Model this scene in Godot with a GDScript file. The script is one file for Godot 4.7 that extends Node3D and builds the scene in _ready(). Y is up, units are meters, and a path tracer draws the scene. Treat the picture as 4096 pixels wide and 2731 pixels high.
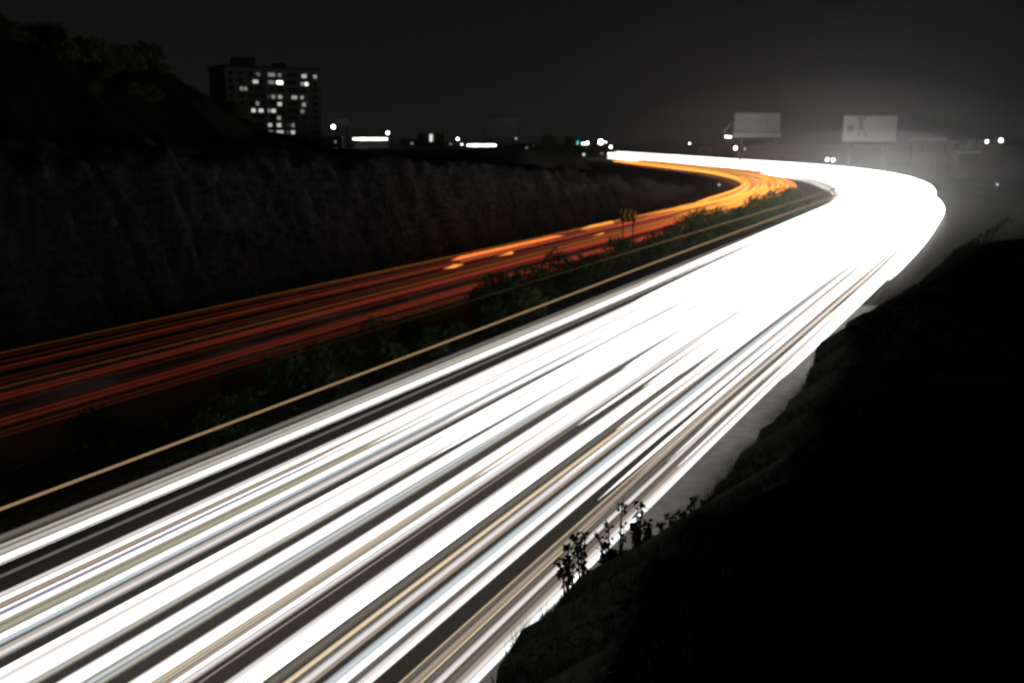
extends Node3D

# ------------------------------------------------------------------ helpers
var rng := RandomNumberGenerator.new()
var path_x := PackedFloat64Array()
var path_f := PackedFloat64Array()
var path_t := PackedFloat64Array()
const S0 := -40.0
var mats := {}
var taken := {}

func numbered(called: String) -> String:
	var k: int = taken.get(called, -1) + 1
	taken[called] = k
	return called if k == 0 else "%s_%03d" % [called, k]

func lin(r: float, g: float, b: float) -> Color:
	return Color(r, g, b).linear_to_srgb()

func grey(r: int, g: int, b: int) -> Color:
	return Color(r / 255.0, g / 255.0, b / 255.0)

func meta(o: Node, label: String, category := "", group := "", kind := "") -> void:
	if label: o.set_meta("label", label)
	if category: o.set_meta("category", category)
	if group: o.set_meta("group", group)
	if kind: o.set_meta("kind", kind)

func thing(called: String, label: String, category: String, at: Vector3, turn := 0.0, group := "") -> Node3D:
	var o := Node3D.new()
	o.name = numbered(called)
	add_child(o)
	o.position = at
	o.rotation.y = turn
	meta(o, label, category, group)
	return o

func put(called: String, mesh: Mesh, m: Material, parent: Node = self, at := Vector3.ZERO) -> MeshInstance3D:
	var o := MeshInstance3D.new()
	o.name = numbered(called) if parent == self else called
	o.mesh = mesh
	o.material_override = m
	o.position = at
	parent.add_child(o, true)
	return o

func matte(c: Color, rough := 0.9, key := "") -> StandardMaterial3D:
	var m := StandardMaterial3D.new()
	m.albedo_color = c
	m.roughness = rough
	m.metallic_specular = 0.3
	return m

func glow(c: Color, energy: float) -> StandardMaterial3D:
	var m := StandardMaterial3D.new()
	m.albedo_color = Color(0.02, 0.02, 0.02)
	m.roughness = 1.0
	m.metallic_specular = 0.0
	m.emission_enabled = true
	m.emission = c
	m.emission_energy_multiplier = energy
	return m

func speckle(seed_: int, freq: float, a: Color, b: Color, oct := 5) -> NoiseTexture2D:
	var n := FastNoiseLite.new()
	n.seed = seed_
	n.noise_type = FastNoiseLite.TYPE_SIMPLEX_SMOOTH
	n.frequency = freq
	n.fractal_octaves = oct
	var g := Gradient.new()
	g.set_color(0, a)
	g.set_color(1, b)
	var t := NoiseTexture2D.new()
	t.width = 512
	t.height = 512
	t.seamless = true
	t.noise = n
	t.color_ramp = g
	return t

func bumps(seed_: int, freq: float, strength: float) -> NoiseTexture2D:
	var n := FastNoiseLite.new()
	n.seed = seed_
	n.frequency = freq
	n.fractal_octaves = 5
	var t := NoiseTexture2D.new()
	t.width = 512
	t.height = 512
	t.seamless = true
	t.as_normal_map = true
	t.bump_strength = strength
	t.noise = n
	return t

func earthy(seed_: int, a: Color, b: Color, metres: float, freq := 0.02, bump := 6.0) -> StandardMaterial3D:
	var m := StandardMaterial3D.new()
	m.albedo_texture = speckle(seed_, freq, a, b)
	m.roughness = 0.95
	m.metallic_specular = 0.2
	m.normal_enabled = true
	m.normal_texture = bumps(seed_ + 7, freq * 1.6, bump)
	m.uv1_triplanar = true
	m.uv1_world_triplanar = true
	m.uv1_scale = Vector3.ONE / metres
	return m

func box(w: float, h: float, d: float) -> BoxMesh:
	var b := BoxMesh.new()
	b.size = Vector3(w, h, d)
	return b

func pole(r0: float, r1: float, h: float, sides := 10) -> CylinderMesh:
	var c := CylinderMesh.new()
	c.bottom_radius = r0
	c.top_radius = r1
	c.height = h
	c.radial_segments = sides
	c.rings = 1
	return c

func bulb(r: float) -> SphereMesh:
	var s := SphereMesh.new()
	s.radius = r
	s.height = 2.0 * r
	s.radial_segments = 12
	s.rings = 6
	return s

# ------------------------------------------------------------------ the road's plan: a straight that bends left, then straight again
func lay_path() -> void:
	var a := deg_to_rad(26.3)
	var th := a
	var x := -21.0 * cos(a) + S0 * sin(a)
	var f := 21.0 * sin(a) + S0 * cos(a)
	for i in 900:
		path_x.append(x)
		path_f.append(f)
		path_t.append(th)
		var s := S0 + i
		var k := 0.0
		if s > 118.0: k = 1.0 / 330.0
		if s > 250.0: k = 1.0 / 400.0
		if s > 300.0: k = 0.0
		th -= k
		x += sin(th)
		f += cos(th)

# s metres along, u metres to the right of the median's middle, h metres up
func on(s: float, u: float, h: float) -> Vector3:
	var q := clampf(s - S0, 0.0, 897.9)
	var i := int(q)
	var w := q - i
	var th := lerpf(path_t[i], path_t[i + 1], w)
	var x := lerpf(path_x[i], path_x[i + 1], w) + u * cos(th)
	var f := lerpf(path_f[i], path_f[i + 1], w) - u * sin(th)
	return Vector3(x, h, -f)

func heading(s: float) -> float:
	return path_t[clampi(int(s - S0), 0, 899)]

func stations(a: float, b: float) -> PackedFloat64Array:
	var out := PackedFloat64Array()
	var s := a
	while s < b:
		out.append(s)
		s += 1.5 if s < 60.0 else (3.0 if s < 140.0 else 5.0)
	out.append(b)
	return out

# a swept band with an open profile given as points (u, h); faces up
func band(a: float, b: float, profile: PackedVector2Array, spread := 0.0) -> ArrayMesh:
	var st := SurfaceTool.new()
	st.begin(Mesh.PRIMITIVE_TRIANGLES)
	st.set_smooth_group(-1)
	var ss := stations(a, b)
	for i in ss.size() - 1:
		for k in profile.size() - 1:
			var p: Array[Vector3] = []
			for c in [[i, k], [i, k + 1], [i + 1, k + 1], [i + 1, k]]:
				var s: float = ss[c[0]]
				var q: Vector2 = profile[c[1]]
				var widen := spread * smoothstep(0.0, 100.0, s) if q.x > 10.0 else 0.0
				p.append(on(s, q.x + widen, q.y))
			for c in [0, 2, 1, 0, 3, 2]:
				st.add_vertex(p[c])
	st.generate_normals()
	return st.commit()

# a grid over (s, u) with a height for each point
func grid(ss: PackedFloat64Array, us: PackedFloat64Array, height: Callable) -> ArrayMesh:
	var st := SurfaceTool.new()
	st.begin(Mesh.PRIMITIVE_TRIANGLES)
	st.set_smooth_group(0)
	var n := us.size()
	for s in ss:
		for u in us:
			st.add_vertex(height.call(s, u))
	for i in ss.size() - 1:
		for k in n - 1:
			var a := i * n + k
			for c in [a, a + n + 1, a + 1, a, a + n, a + n + 1]:
				st.add_index(c)
	st.generate_normals()
	return st.commit()

# ------------------------------------------------------------------ light trails: closed tubes of light along the lanes
func lamp_light(key: String, c: Color, energy: float, along: Texture2D) -> void:
	var m := glow(c, energy)
	m.emission_texture = along
	m.emission_operator = BaseMaterial3D.EMISSION_OP_MULTIPLY
	mats[key] = m

func ramp(points: Array, most: float) -> ImageTexture:
	var im := Image.create(512, 64, false, Image.FORMAT_RGB8)
	var xs := []
	var ys := []
	for p in points:
		xs.append(p[0])
		ys.append(p[1] / most)
	for x in 512:
		var v := along(xs, ys, 640.0 * x / 511.0)
		for y in 64:
			var a := absf(y / 63.0 * 360.0 - 180.0)
			var across := lerpf(1.0, 0.03, pow(clampf((a - 14.0) / 72.0, 0.0, 1.0), 0.8)) + 0.95 * smoothstep(92.0, 106.0, a)
			im.set_pixel(x, y, lin(v * across, v * across, v * across))
	return ImageTexture.create_from_image(im)

func trail_mesh(a: float, b: float, u: float, h: float, dia: float, sway: float, phase: float, drift: float, swell: float, flat := 1.0, taper := 4.0) -> ArrayMesh:
	var st := SurfaceTool.new()
	st.begin(Mesh.PRIMITIVE_TRIANGLES)
	st.set_smooth_group(0)
	dia *= 1.55
	var ss := stations(a, b)
	var sides := 10
	for i in ss.size():
		var s := ss[i]
		var r := dia * 0.5 * (1.0 + swell * pow(maxf(s - 12.0, 0.0) / 60.0, 1.3) / (1.0 + maxf(s - 12.0, 0.0) / 200.0))
		if b < 420.0: r *= clampf(sqrt(maxf((b - s) / taper, 0.0)), 0.02, 1.0)
		if a > -10.0: r *= clampf(sqrt(maxf((s - a) / taper, 0.0)), 0.02, 1.0)
		var uu := u + drift * smoothstep(0.0, 100.0, s) + sway * sin(s / 19.0 + phase) * smoothstep(14.0, 45.0, s)
		var c := on(s, uu, h)
		var th := heading(s)
		var right := Vector3(cos(th), 0, sin(th))
		for k in sides + 1:
			var ang := TAU * k / sides - deg_to_rad(130.0)
			st.set_uv(Vector2(clampf(s / 640.0, 0.001, 0.999), lerpf(0.01, 0.99, k / float(sides))))
			st.add_vertex(c + right * cos(ang) * r * flat + Vector3.UP * sin(ang) * r)
	for i in ss.size() - 1:
		for k in sides:
			var p := i * (sides + 1) + k
			var q := p + 1
			for v in [p, q, q + sides + 1, p, q + sides + 1, p + sides + 1]:
				st.add_index(v)
	for e in [0, (ss.size() - 1) * (sides + 1)]:
		for k in range(1, sides - 1):
			if e == 0:
				st.add_index(e); st.add_index(e + k + 1); st.add_index(e + k)
			else:
				st.add_index(e); st.add_index(e + k); st.add_index(e + k + 1)
	st.generate_normals()
	return st.commit()

# ------------------------------------------------------------------ plants
func leaf_cloud(n: int, size: Vector3, leaf: float, low: float, seed_: int, gap := 0.35) -> ArrayMesh:
	var r := RandomNumberGenerator.new()
	r.seed = seed_
	var noise := FastNoiseLite.new()
	noise.seed = seed_
	noise.frequency = 1.6 / maxf(size.x, 0.3)
	var st := SurfaceTool.new()
	st.begin(Mesh.PRIMITIVE_TRIANGLES)
	st.set_smooth_group(-1)
	var made := 0
	var tries := 0
	while made < n and tries < n * 6:
		tries += 1
		var p := Vector3(r.randf_range(-1, 1), r.randf_range(-1, 1), r.randf_range(-1, 1))
		var l := p.length()
		if l > 1.0 + 0.35 * noise.get_noise_3d(p.x * 40.0, p.y * 40.0, p.z * 40.0): continue
		if noise.get_noise_3d(p.x * 25.0 * size.x, p.y * 25.0 * size.y, p.z * 25.0 * size.z) < -gap * 0.5: continue
		var c := Vector3(p.x * size.x, low + (p.y + 1.0) * size.y, p.z * size.z)
		var b := Basis.from_euler(Vector3(r.randf_range(-1.2, 1.2), r.randf() * TAU, r.randf_range(-1.2, 1.2)))
		var k := leaf * r.randf_range(0.6, 1.4)
		var tip := c + b * Vector3(0, 0, k)
		var tail := c - b * Vector3(0, 0, k)
		var l1 := c + b * Vector3(k * 0.45, k * 0.12, 0)
		var l2 := c + b * Vector3(-k * 0.45, k * 0.12, 0)
		for v in [tail, l1, tip, tail, tip, l2]: st.add_vertex(v)
		made += 1
	st.generate_normals()
	return st.commit()

func limb(st: SurfaceTool, a: Vector3, b: Vector3, r0: float, r1: float, sides := 6) -> void:
	var d := (b - a).normalized()
	var x := d.cross(Vector3.RIGHT if absf(d.x) < 0.8 else Vector3.UP).normalized()
	var y := d.cross(x)
	for k in sides:
		var p := TAU * k / sides
		var q := TAU * (k + 1) / sides
		var a1 := a + (x * cos(p) + y * sin(p)) * r0
		var a2 := a + (x * cos(q) + y * sin(q)) * r0
		var b1 := b + (x * cos(p) + y * sin(p)) * r1
		var b2 := b + (x * cos(q) + y * sin(q)) * r1
		for v in [a1, b2, a2, a1, b1, b2]: st.add_vertex(v)

func stems(n: int, h: float, spread: float, seed_: int) -> ArrayMesh:
	var r := RandomNumberGenerator.new()
	r.seed = seed_
	var st := SurfaceTool.new()
	st.begin(Mesh.PRIMITIVE_TRIANGLES)
	for i in n:
		var t := Vector3(r.randf_range(-1, 1) * spread, h * r.randf_range(0.7, 1.0), r.randf_range(-1, 1) * spread)
		limb(st, Vector3(t.x * 0.15, -0.15, t.z * 0.15), t * 0.55, 0.03, 0.02, 5)
		limb(st, t * 0.55, t, 0.02, 0.008, 5)
	st.generate_normals()
	return st.commit()

func bush(called: String, size: Vector3, n: int, leaf: float, seed_: int) -> Node3D:
	var o := Node3D.new()
	o.name = called
	put("foliage", leaf_cloud(n, size, leaf, 0.06, seed_), mats.leaf, o)
	put("stem", stems(6, size.y * 1.7, size.x * 0.7, seed_), mats.bark, o)
	return o

func copy_of(o: Node3D, called: String, label: String, category: String, group: String, at: Vector3, turn: float, k := Vector3.ONE) -> Node3D:
	var c: Node3D = o.duplicate()
	c.name = numbered(called)
	add_child(c)
	c.position = at
	c.rotation.y = turn
	c.scale = k
	meta(c, label, category, group)
	return c

func tree(label: String, at: Vector3, h: float, w: float, seed_: int, group: String) -> void:
	var t := thing("tree", label, "tree", at, 0.0, group)
	var r := RandomNumberGenerator.new()
	r.seed = seed_
	var st := SurfaceTool.new()
	st.begin(Mesh.PRIMITIVE_TRIANGLES)
	limb(st, Vector3(0, -0.4, 0), Vector3(0.1, h * 0.5, 0), 0.03 * h, 0.02 * h, 8)
	for i in 7:
		var a := r.randf() * TAU
		limb(st, Vector3(0.08, h * r.randf_range(0.3, 0.5), 0), Vector3(cos(a) * w * 0.6, h * r.randf_range(0.6, 0.9), sin(a) * w * 0.6), 0.012 * h, 0.004 * h, 6)
	st.generate_normals()
	put("trunk", st.commit(), mats.bark, t)
	put("crown", leaf_cloud(1500, Vector3(w, h * 0.36, w), 0.055 * h, h * 0.3, seed_, 0.5), mats.leaf, t)

# ------------------------------------------------------------------ street furniture
func omni(at: Vector3, energy: float, size: float, parent: Node = self, c := Color(1, 0.97, 0.93)) -> void:
	var l := OmniLight3D.new()
	l.name = "lamp_glow"
	l.light_energy = energy
	l.light_size = size
	l.light_color = c
	l.omni_range = 400.0
	l.omni_attenuation = 2.0
	l.shadow_enabled = true
	l.position = at
	parent.add_child(l, true)

# head: the lamp's place in the world; ground: how high the land is under it
func street_lamp(label: String, head: Vector3, ground: float, dia: float, emit: float, light: float, group := "lamps along the skyline", c := Color(1, 0.98, 0.95)) -> Node3D:
	var t := thing("street_lamp", label, "street lamp", Vector3(head.x, ground - 0.3, head.z), 0.0, group)
	var h := head.y - ground + 0.3
	put("pole", pole(0.14, 0.08, h + 0.5), mats.steel, t, Vector3(0, (h + 0.5) / 2.0, -0.9))
	put("arm", box(0.12, 0.12, 0.95), mats.steel, t, Vector3(0, h + 0.42, -0.45))
	put("lamp_housing", box(dia * 0.9, 0.16, dia * 0.9), mats.steel, t, Vector3(0, h + dia * 0.5 + 0.1, 0))
	put("lamp_head", bulb(dia * 0.5), glow(c, emit), t, Vector3(0, h, 0))
	omni(Vector3(0, h if dia < 0.5 else h - 0.1, 0.0 if dia < 0.5 else dia * 0.5 + 0.3), light, minf(dia * 0.4, 0.4), t, c)
	return t

func billboard(label: String, left: Vector3, top: float, bottom: float, right: Vector3, ground: float, print_: Material, strip: bool) -> void:
	var mid := (left + right) * 0.5
	var w := left.distance_to(right)
	var t := thing("billboard", label, "billboard", Vector3(mid.x, ground - 0.4, mid.z), -atan2(right.z - left.z, right.x - left.x), "billboards by the highway")
	var h := top - bottom
	var y0 := bottom - ground + 0.4
	var q := QuadMesh.new()
	q.size = Vector2(w - 0.3, h - 0.3 - (1.7 if strip else 0.0))
	put("panel", box(w, h, 0.35), mats.steel, t, Vector3(0, y0 + h / 2.0, -0.2))
	put("poster", q, print_, t, Vector3(0, y0 + h / 2.0 + (0.85 if strip else 0.0), 0.02))
	if strip:
		put("lower_strip", box(w + 0.6, 1.7, 0.3), mats.sign_grey, t, Vector3(0, y0 + 0.75, 0.15))
	for x in [-0.32, 0.32]:
		put("post", box(0.5, y0 + h * 0.6, 0.5), mats.steel, t, Vector3(x * w, (y0 + h * 0.6) / 2.0, -0.7))
	for k in 4:
		put("brace", box(w * 0.9, 0.14, 0.14), mats.steel, t, Vector3(0, y0 + h * (0.1 + 0.22 * k), -0.45))

func poster_texture(kind: int) -> ImageTexture:
	var im := Image.create(128, 64, false, Image.FORMAT_RGB8)
	im.fill(Color(0.36, 0.36, 0.36))
	if kind == 0:
		im.fill_rect(Rect2i(0, 0, 30, 64), Color(0.36, 0.36, 0.36))
		im.fill_rect(Rect2i(86, 26, 9, 30), Color(0.3, 0.3, 0.3))
		for k in 5: im.fill_rect(Rect2i(24 + k * 13, 50 - (k % 2) * 4, 6, 6), Color(0.33, 0.33, 0.33))
		im.fill_rect(Rect2i(34, 10, 46, 3), Color(0.46, 0.46, 0.46))
	elif kind == 1:
		for y in 50:
			var c := 43.0 - 2.0 * sin(y / 9.0)
			var open := maxf(0.0, (y - 22) * 0.42)
			var thick := 4.5 if y < 24 else 2.6
			for x in 128:
				var d := minf(absf(x - c + open * 0.8), absf(x - c - open))
				if d < thick or (y < 8 and absf(x - 43.0) < 14.0 - y) or Vector2(x - 16, (y - 30) * 0.8).length() < 8.0 + 2.0 * sin(y * 1.3):
					im.set_pixel(x, y + 2, Color(0.22, 0.22, 0.22))
		im.fill_rect(Rect2i(70, 28, 46, 2), Color(0.39, 0.39, 0.39))
	else:
		im.fill_rect(Rect2i(8, 10, 60, 30), Color(0.36, 0.36, 0.36))
		im.fill_rect(Rect2i(76, 16, 40, 4), Color(0.45, 0.45, 0.45))
	return ImageTexture.create_from_image(im)

func printed(kind: int, light: float) -> StandardMaterial3D:
	var m := StandardMaterial3D.new()
	m.albedo_texture = poster_texture(kind)
	m.roughness = 0.7
	m.emission_enabled = true
	m.emission = Color.WHITE
	m.emission_texture = m.albedo_texture
	m.emission_operator = BaseMaterial3D.EMISSION_OP_MULTIPLY
	m.emission_energy_multiplier = light
	return m

func hut(called: String, label: String, category: String, at: Vector3, w: float, h: float, d: float, turn := 0.0) -> Node3D:
	var t := thing(called, label, category, at, turn)
	put("wall", box(w, h, d), mats.dark_wall, t, Vector3(0, h / 2.0, -d / 2.0))
	put("roof", box(w + 0.6, 0.3, d + 0.6), mats.roof, t, Vector3(0, h + 0.15, -d / 2.0))
	var n := maxi(1, int(w / 3.0))
	for k in n:
		put("window", box(1.1, 1.2, 0.12), mats.dark_glass, t, Vector3((k + 0.5) / n * w - w / 2.0, h * 0.55, 0.02))
	return t

# ==================================================================
func _ready() -> void:
	rng.seed = 20
	lay_path()

	# --- camera
	var cam := Camera3D.new()
	cam.name = "camera"
	add_child(cam)
	cam.position = Vector3(0, 9.2, 0)
	cam.rotation_degrees = Vector3(-12.03, 0, 0)
	var lens := CameraAttributesPhysical.new()
	lens.frustum_focal_length = 33.0
	lens.frustum_focus_distance = 3.5
	lens.exposure_aperture = 2.9
	lens.frustum_near = 0.05
	lens.frustum_far = 6000.0
	cam.attributes = lens
	cam.fov = 40.0
	cam.near = 0.05
	cam.far = 6000.0
	cam.current = true

	# --- sky and air
	var sky := ProceduralSkyMaterial.new()
	sky.sky_top_color = lin(0.0026, 0.0026, 0.0027)
	sky.sky_horizon_color = lin(0.009, 0.009, 0.009)
	sky.sky_curve = 0.11
	sky.ground_bottom_color = lin(0.001, 0.001, 0.001)
	sky.ground_horizon_color = lin(0.006, 0.006, 0.006)
	var env := Environment.new()
	env.background_mode = Environment.BG_SKY
	env.sky = Sky.new()
	env.sky.sky_material = sky
	env.tonemap_mode = Environment.TONE_MAPPER_LINEAR
	env.tonemap_exposure = 1.0
	env.sdfgi_enabled = true
	env.ssao_enabled = true
	env.ssil_enabled = true
	env.fog_enabled = true
	env.fog_density = 0.000024
	env.fog_light_color = Color(0.9, 0.9, 0.9)
	env.volumetric_fog_enabled = true
	env.volumetric_fog_density = 0.0
	var we := WorldEnvironment.new()
	we.name = "world"
	we.environment = env
	add_child(we)

	for q in [["exhaust_haze", on(150, 5, 2.5), Vector3(42, 17, 200), 0.00066], ["exhaust_haze", on(190, -5, 3), Vector3(64, 31, 310), 0.00022], ["exhaust_haze", on(225, -20, 4), Vector3(118, 58, 430), 0.00009]]:
		var fog := FogVolume.new()
		fog.name = numbered(q[0])
		fog.shape = RenderingServer.FOG_VOLUME_SHAPE_ELLIPSOID
		fog.size = q[2]
		fog.position = q[1]
		fog.rotation.y = deg_to_rad(-14.0)
		var air := FogMaterial.new()
		air.density = q[3]
		air.albedo = Color(0.9, 0.9, 0.9)
		fog.material = air
		add_child(fog)
		meta(fog, "lit exhaust haze hanging over the bend", "haze", "", "stuff")

	# --- materials
	mats.asphalt = earthy(3, grey(58, 55, 52), grey(72, 68, 64), 3.0, 0.06, 3.0)
	mats.old_asphalt = earthy(23, grey(78, 75, 72), grey(104, 100, 96), 3.0, 0.06, 3.0)
	mats.soil = earthy(5, grey(60, 58, 54), grey(100, 96, 88), 6.0, 0.02, 8.0)
	mats.concrete = earthy(9, grey(118, 118, 117), grey(152, 152, 151), 5.0, 0.015, 3.0)
	mats.rock = earthy(11, grey(38, 38, 38), grey(104, 104, 103), 5.0, 0.02, 14.0)
	mats.scrub = earthy(27, grey(32, 33, 30), grey(56, 57, 52), 4.0, 0.04, 10.0)
	mats.slope = earthy(29, grey(30, 30, 28), grey(72, 71, 68), 6.0, 0.03, 10.0)
	mats.turf = earthy(15, grey(76, 77, 72), grey(112, 112, 106), 4.0, 0.03, 10.0)
	mats.paint = matte(grey(205, 205, 200), 0.7)
	mats.steel = matte(grey(26, 26, 26), 0.7)
	mats.sign_grey = matte(grey(112, 112, 112), 0.7)
	mats.bark = matte(grey(70, 58, 46), 0.95)
	mats.plaster = matte(grey(56, 55, 54), 0.9)
	mats.dark_wall = matte(grey(34, 34, 33), 0.9)
	mats.roof = matte(grey(50, 50, 49), 0.9)
	mats.dark_glass = matte(grey(22, 23, 25), 0.2)
	var leaf := matte(lin(0.062, 0.088, 0.036), 0.75)
	leaf.backlight_enabled = true
	leaf.backlight = lin(0.04, 0.06, 0.015)
	mats.leaf = leaf
	mats.dry = matte(lin(0.03, 0.03, 0.024), 0.9)

	var far_white := ramp([[0, 1.0], [35, 1.05], [60, 1.6], [85, 4.0], [115, 8.0], [220, 8.0], [320, 4.0], [640, 3.0]], 8.0)
	var far_red := ramp([[0, 0.07], [26, 0.085], [40, 0.14], [60, 0.28], [85, 0.55], [105, 1.2], [125, 2.2], [150, 3.0], [250, 3.2], [330, 3.0], [640, 2.4]], 3.2)
	var far_dim := ramp([[0, 1.0], [60, 1.15], [100, 1.6], [130, 2.4], [170, 5.0], [220, 7.0], [320, 4.0], [640, 3.0]], 8.0)
	for row in [["W", 255, 253, 250, 2.1], ["P", 238, 229, 225, 1.0], ["G", 190, 185, 174, 1.0], ["T", 214, 190, 158, 1.0], ["O", 238, 216, 180, 1.0], ["N", 168, 152, 136, 1.0],
			["S", 205, 211, 214, 1.0], ["V", 146, 142, 172, 1.0], ["Y", 168, 163, 140, 1.0], ["K", 108, 102, 94, 1.0]]:
		lamp_light(row[0], grey(row[1], row[2], row[3]), row[4] * 8.0, far_white if row[0] in ["W", "P"] else far_dim)
	lamp_light("R", lin(1.0, 0.14, 0.06), 1.0 * 3.2, far_red)
	lamp_light("D", lin(1.0, 0.2, 0.11), 0.4 * 3.2, far_red)
	lamp_light("A", lin(1.0, 0.34, 0.05), 0.85 * 3.2, far_red)
	lamp_light("B", lin(1.0, 0.38, 0.06), 0.85 * 3.2, far_red)
	lamp_light("L", lin(1.0, 0.62, 0.36), 0.6 * 3.2, far_red)
	mats.hot_red = glow(lin(1.0, 0.19, 0.045), 1.5)
	mats.hot_amber = glow(lin(1.0, 0.36, 0.05), 1.3)
	mats.cream = glow(grey(164, 134, 98), 0.85)
	lamp_light("faint", grey(176, 146, 104), 0.7, ramp([[0, 0.0], [15, 0.02], [45, 0.12], [80, 0.8], [120, 1.0], [640, 1.0]], 1.0))
	mats.faint_cream = mats["faint"]

	build_land()
	build_road()
	build_trails()
	build_median()
	build_slope_plants()
	build_tower()
	build_skyline()

# ------------------------------------------------------------------ land
var crest_s := [-20.0, 6.9, 7.6, 8.2, 9.3, 10.9, 12.8, 14.9, 16.9, 20.0, 24.6, 28.4, 36.3, 51.7, 60.7, 75.0]
var crest_u := [17.4, 17.3, 17.1, 16.95, 17.05, 17.53, 17.76, 17.77, 17.88, 17.97, 17.63, 18.04, 19.19, 20.24, 23.4, 34.0]

func along(xs: Array, ys: Array, x: float) -> float:
	if x <= xs[0]: return ys[0]
	for i in xs.size() - 1:
		if x <= xs[i + 1]:
			return lerpf(ys[i], ys[i + 1], (x - xs[i]) / (xs[i + 1] - xs[i]))
	return ys[-1]

func build_land() -> void:
	var g := PlaneMesh.new()
	g.size = Vector2(6000, 6000)
	var ground := put("ground", g, mats.soil, self, Vector3(0, -0.25, 0))
	meta(ground, "dark open ground reaching to the horizon", "", "", "structure")

	var n := FastNoiseLite.new()
	n.seed = 4
	n.frequency = 0.11
	n.fractal_octaves = 4
	var streak := FastNoiseLite.new()
	streak.seed = 8
	streak.frequency = 0.22
	streak.fractal_octaves = 4

	# right: the hill the picture is taken from, cut off steeply along the road
	var ss := PackedFloat64Array()
	var s := -24.0
	while s < 84.0:
		ss.append(s)
		s += 0.4 if s > 4.0 and s < 40.0 else 0.9
	var us := PackedFloat64Array()
	for k in 12: us.append(-0.06 * (12 - k) * (12 - k) * 0.12 - 0.0)
	for k in 40: us.append(0.02 * k + 0.012 * k * k)
	var crest_noise := func(t: float) -> float: return 0.3 * n.get_noise_2d(t * 9.0, 3.0) + 0.2 * n.get_noise_2d(t * 28.0, 9.0)
	var near_hill := func(t: float, v: float) -> Vector3:
		var uc: float = along(crest_s, crest_u, t)
		var top: float = 4.0 + crest_noise.call(t)
		var cap := lerpf(5.2, 4.1, smoothstep(8.0, 44.0, t))
		var fade := 1.0 - smoothstep(56.0, 82.0, t)
		top *= fade
		var h := 0.0
		if v < 0.0:
			h = top * (1.0 - pow(-v / 1.04, 0.7) * 1.1)
		else:
			h = minf(top + v * 0.8, maxf(cap * fade, top * 0.98)) + 0.12 * n.get_noise_2d(t * 4.0, v * 4.0) * minf(v, 1.0) - 0.02 * maxf(v - 6.0, 0.0)
		return on(t, uc + v * (1.0 if v > 0.0 else 1.0) , maxf(h, -0.3))
	var hill := put("hillside", grid(ss, us, near_hill), mats.turf)
	meta(hill, "dark hillside in the foreground, cut off steeply above the road", "", "", "structure")

	# right, past the hill: open slope beside the bend
	ss = PackedFloat64Array()
	s = 40.0
	while s < 640.0:
		ss.append(s)
		s += 2.0 if s < 150.0 else 8.0
	us = PackedFloat64Array()
	for k in 34: us.append(16.0 + 0.5 * k + 0.08 * k * k)
	var bank := func(t: float, u: float) -> Vector3:
		var d := u - 17.6
		var keep := smoothstep(46.0, 58.0, t)
		var rise := 4.2 * smoothstep(2.0, 40.0, d) * (1.0 - smoothstep(110.0, 190.0, t))
		return on(t, u, -0.45 + 0.4 * keep + rise + (0.7 * n.get_noise_2d(t, u) + 0.25 * n.get_noise_2d(t * 4.0, u * 4.0)) * smoothstep(0.0, 8.0, d))
	var right_bank := put("roadside_slope", grid(ss, us, bank), mats.slope)
	meta(right_bank, "pale rough slope rising beside the bend", "", "", "structure")

	# left: rock cutting with a hill on top that sinks towards the bend
	ss = PackedFloat64Array()
	s = -14.0
	while s < 420.0:
		ss.append(s)
		s += 0.45 if s < 120.0 else 4.0
	us = PackedFloat64Array()
	for k in 26: us.append(-15.2 - 0.28 * k)
	for k in 26: us.append(-22.6 - 0.75 * k - 0.045 * k * k)
	for k in 8: us.append(-78.0 - 12.0 * k)
	var cutting := func(t: float, u: float) -> Vector3:
		var d := -15.2 - u
		var face: float = along([-14.0, 60.0, 85.0, 110.0, 130.0, 150.0, 185.0], [8.0, 7.8, 7.0, 5.2, 3.8, 2.4, 0.5], t)
		face += 0.9 * n.get_noise_2d(t * 1.3, 40.0) + 0.4 * n.get_noise_2d(t * 5.0, 60.0)
		var top: float = along([-14.0, 24.0, 40.0, 46.0, 51.0, 58.0, 64.0, 70.0, 80.0], [17.6, 17.0, 16.4, 15.2, 15.0, 11.3, 8.9, 7.5, 7.2], t)
		var h := face * smoothstep(0.2, 5.4, d + 1.3 * streak.get_noise_2d(t * 3.0, 2.0))
		h += maxf(top - face, 0.0) * smoothstep(3.5, 20.0, d) * (1.0 if t < 82.0 else 0.0)
		var p := on(t, u, 0.0)
		if t > 80.0:
			var flat := lerpf(7.1, 0.6, smoothstep(-0.02, 0.1, p.x / maxf(-p.z, 1.0)))
			h = lerpf(h, minf(h, flat), smoothstep(10.0, 30.0, d))
		var rough := smoothstep(0.4, 2.5, d)
		h += rough * (0.35 * n.get_noise_2d(t * 2.0, u * 2.0) + 0.3 * n.get_noise_2d(t * 7.0, u * 7.0))
		var push := rough * (1.0 - smoothstep(5.0, 9.0, d)) * (0.55 * streak.get_noise_2d(t * 2.2 + h * 0.7, h * 0.9) + 0.5 * streak.get_noise_2d(t * 7.0, h * 3.0) + 0.35 * streak.get_noise_2d(t * 14.0 - h * 3.0, h * 6.0))
		return on(t, u + push, maxf(h, 0.0) - 0.06)
	var cliff := put("rock_cutting", grid(ss, us.slice(0, 27), cutting), mats.rock)
	meta(cliff, "dark rock face of the cutting along the red carriageway", "", "", "structure")
	var mound := put("hill", grid(ss, us.slice(26), cutting), mats.scrub)
	meta(mound, "black hill rising above the rock cutting at the left", "", "", "structure")

	# the plateau far left, on which the town stands
	var st := SurfaceTool.new()
	st.begin(Mesh.PRIMITIVE_TRIANGLES)
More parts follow.
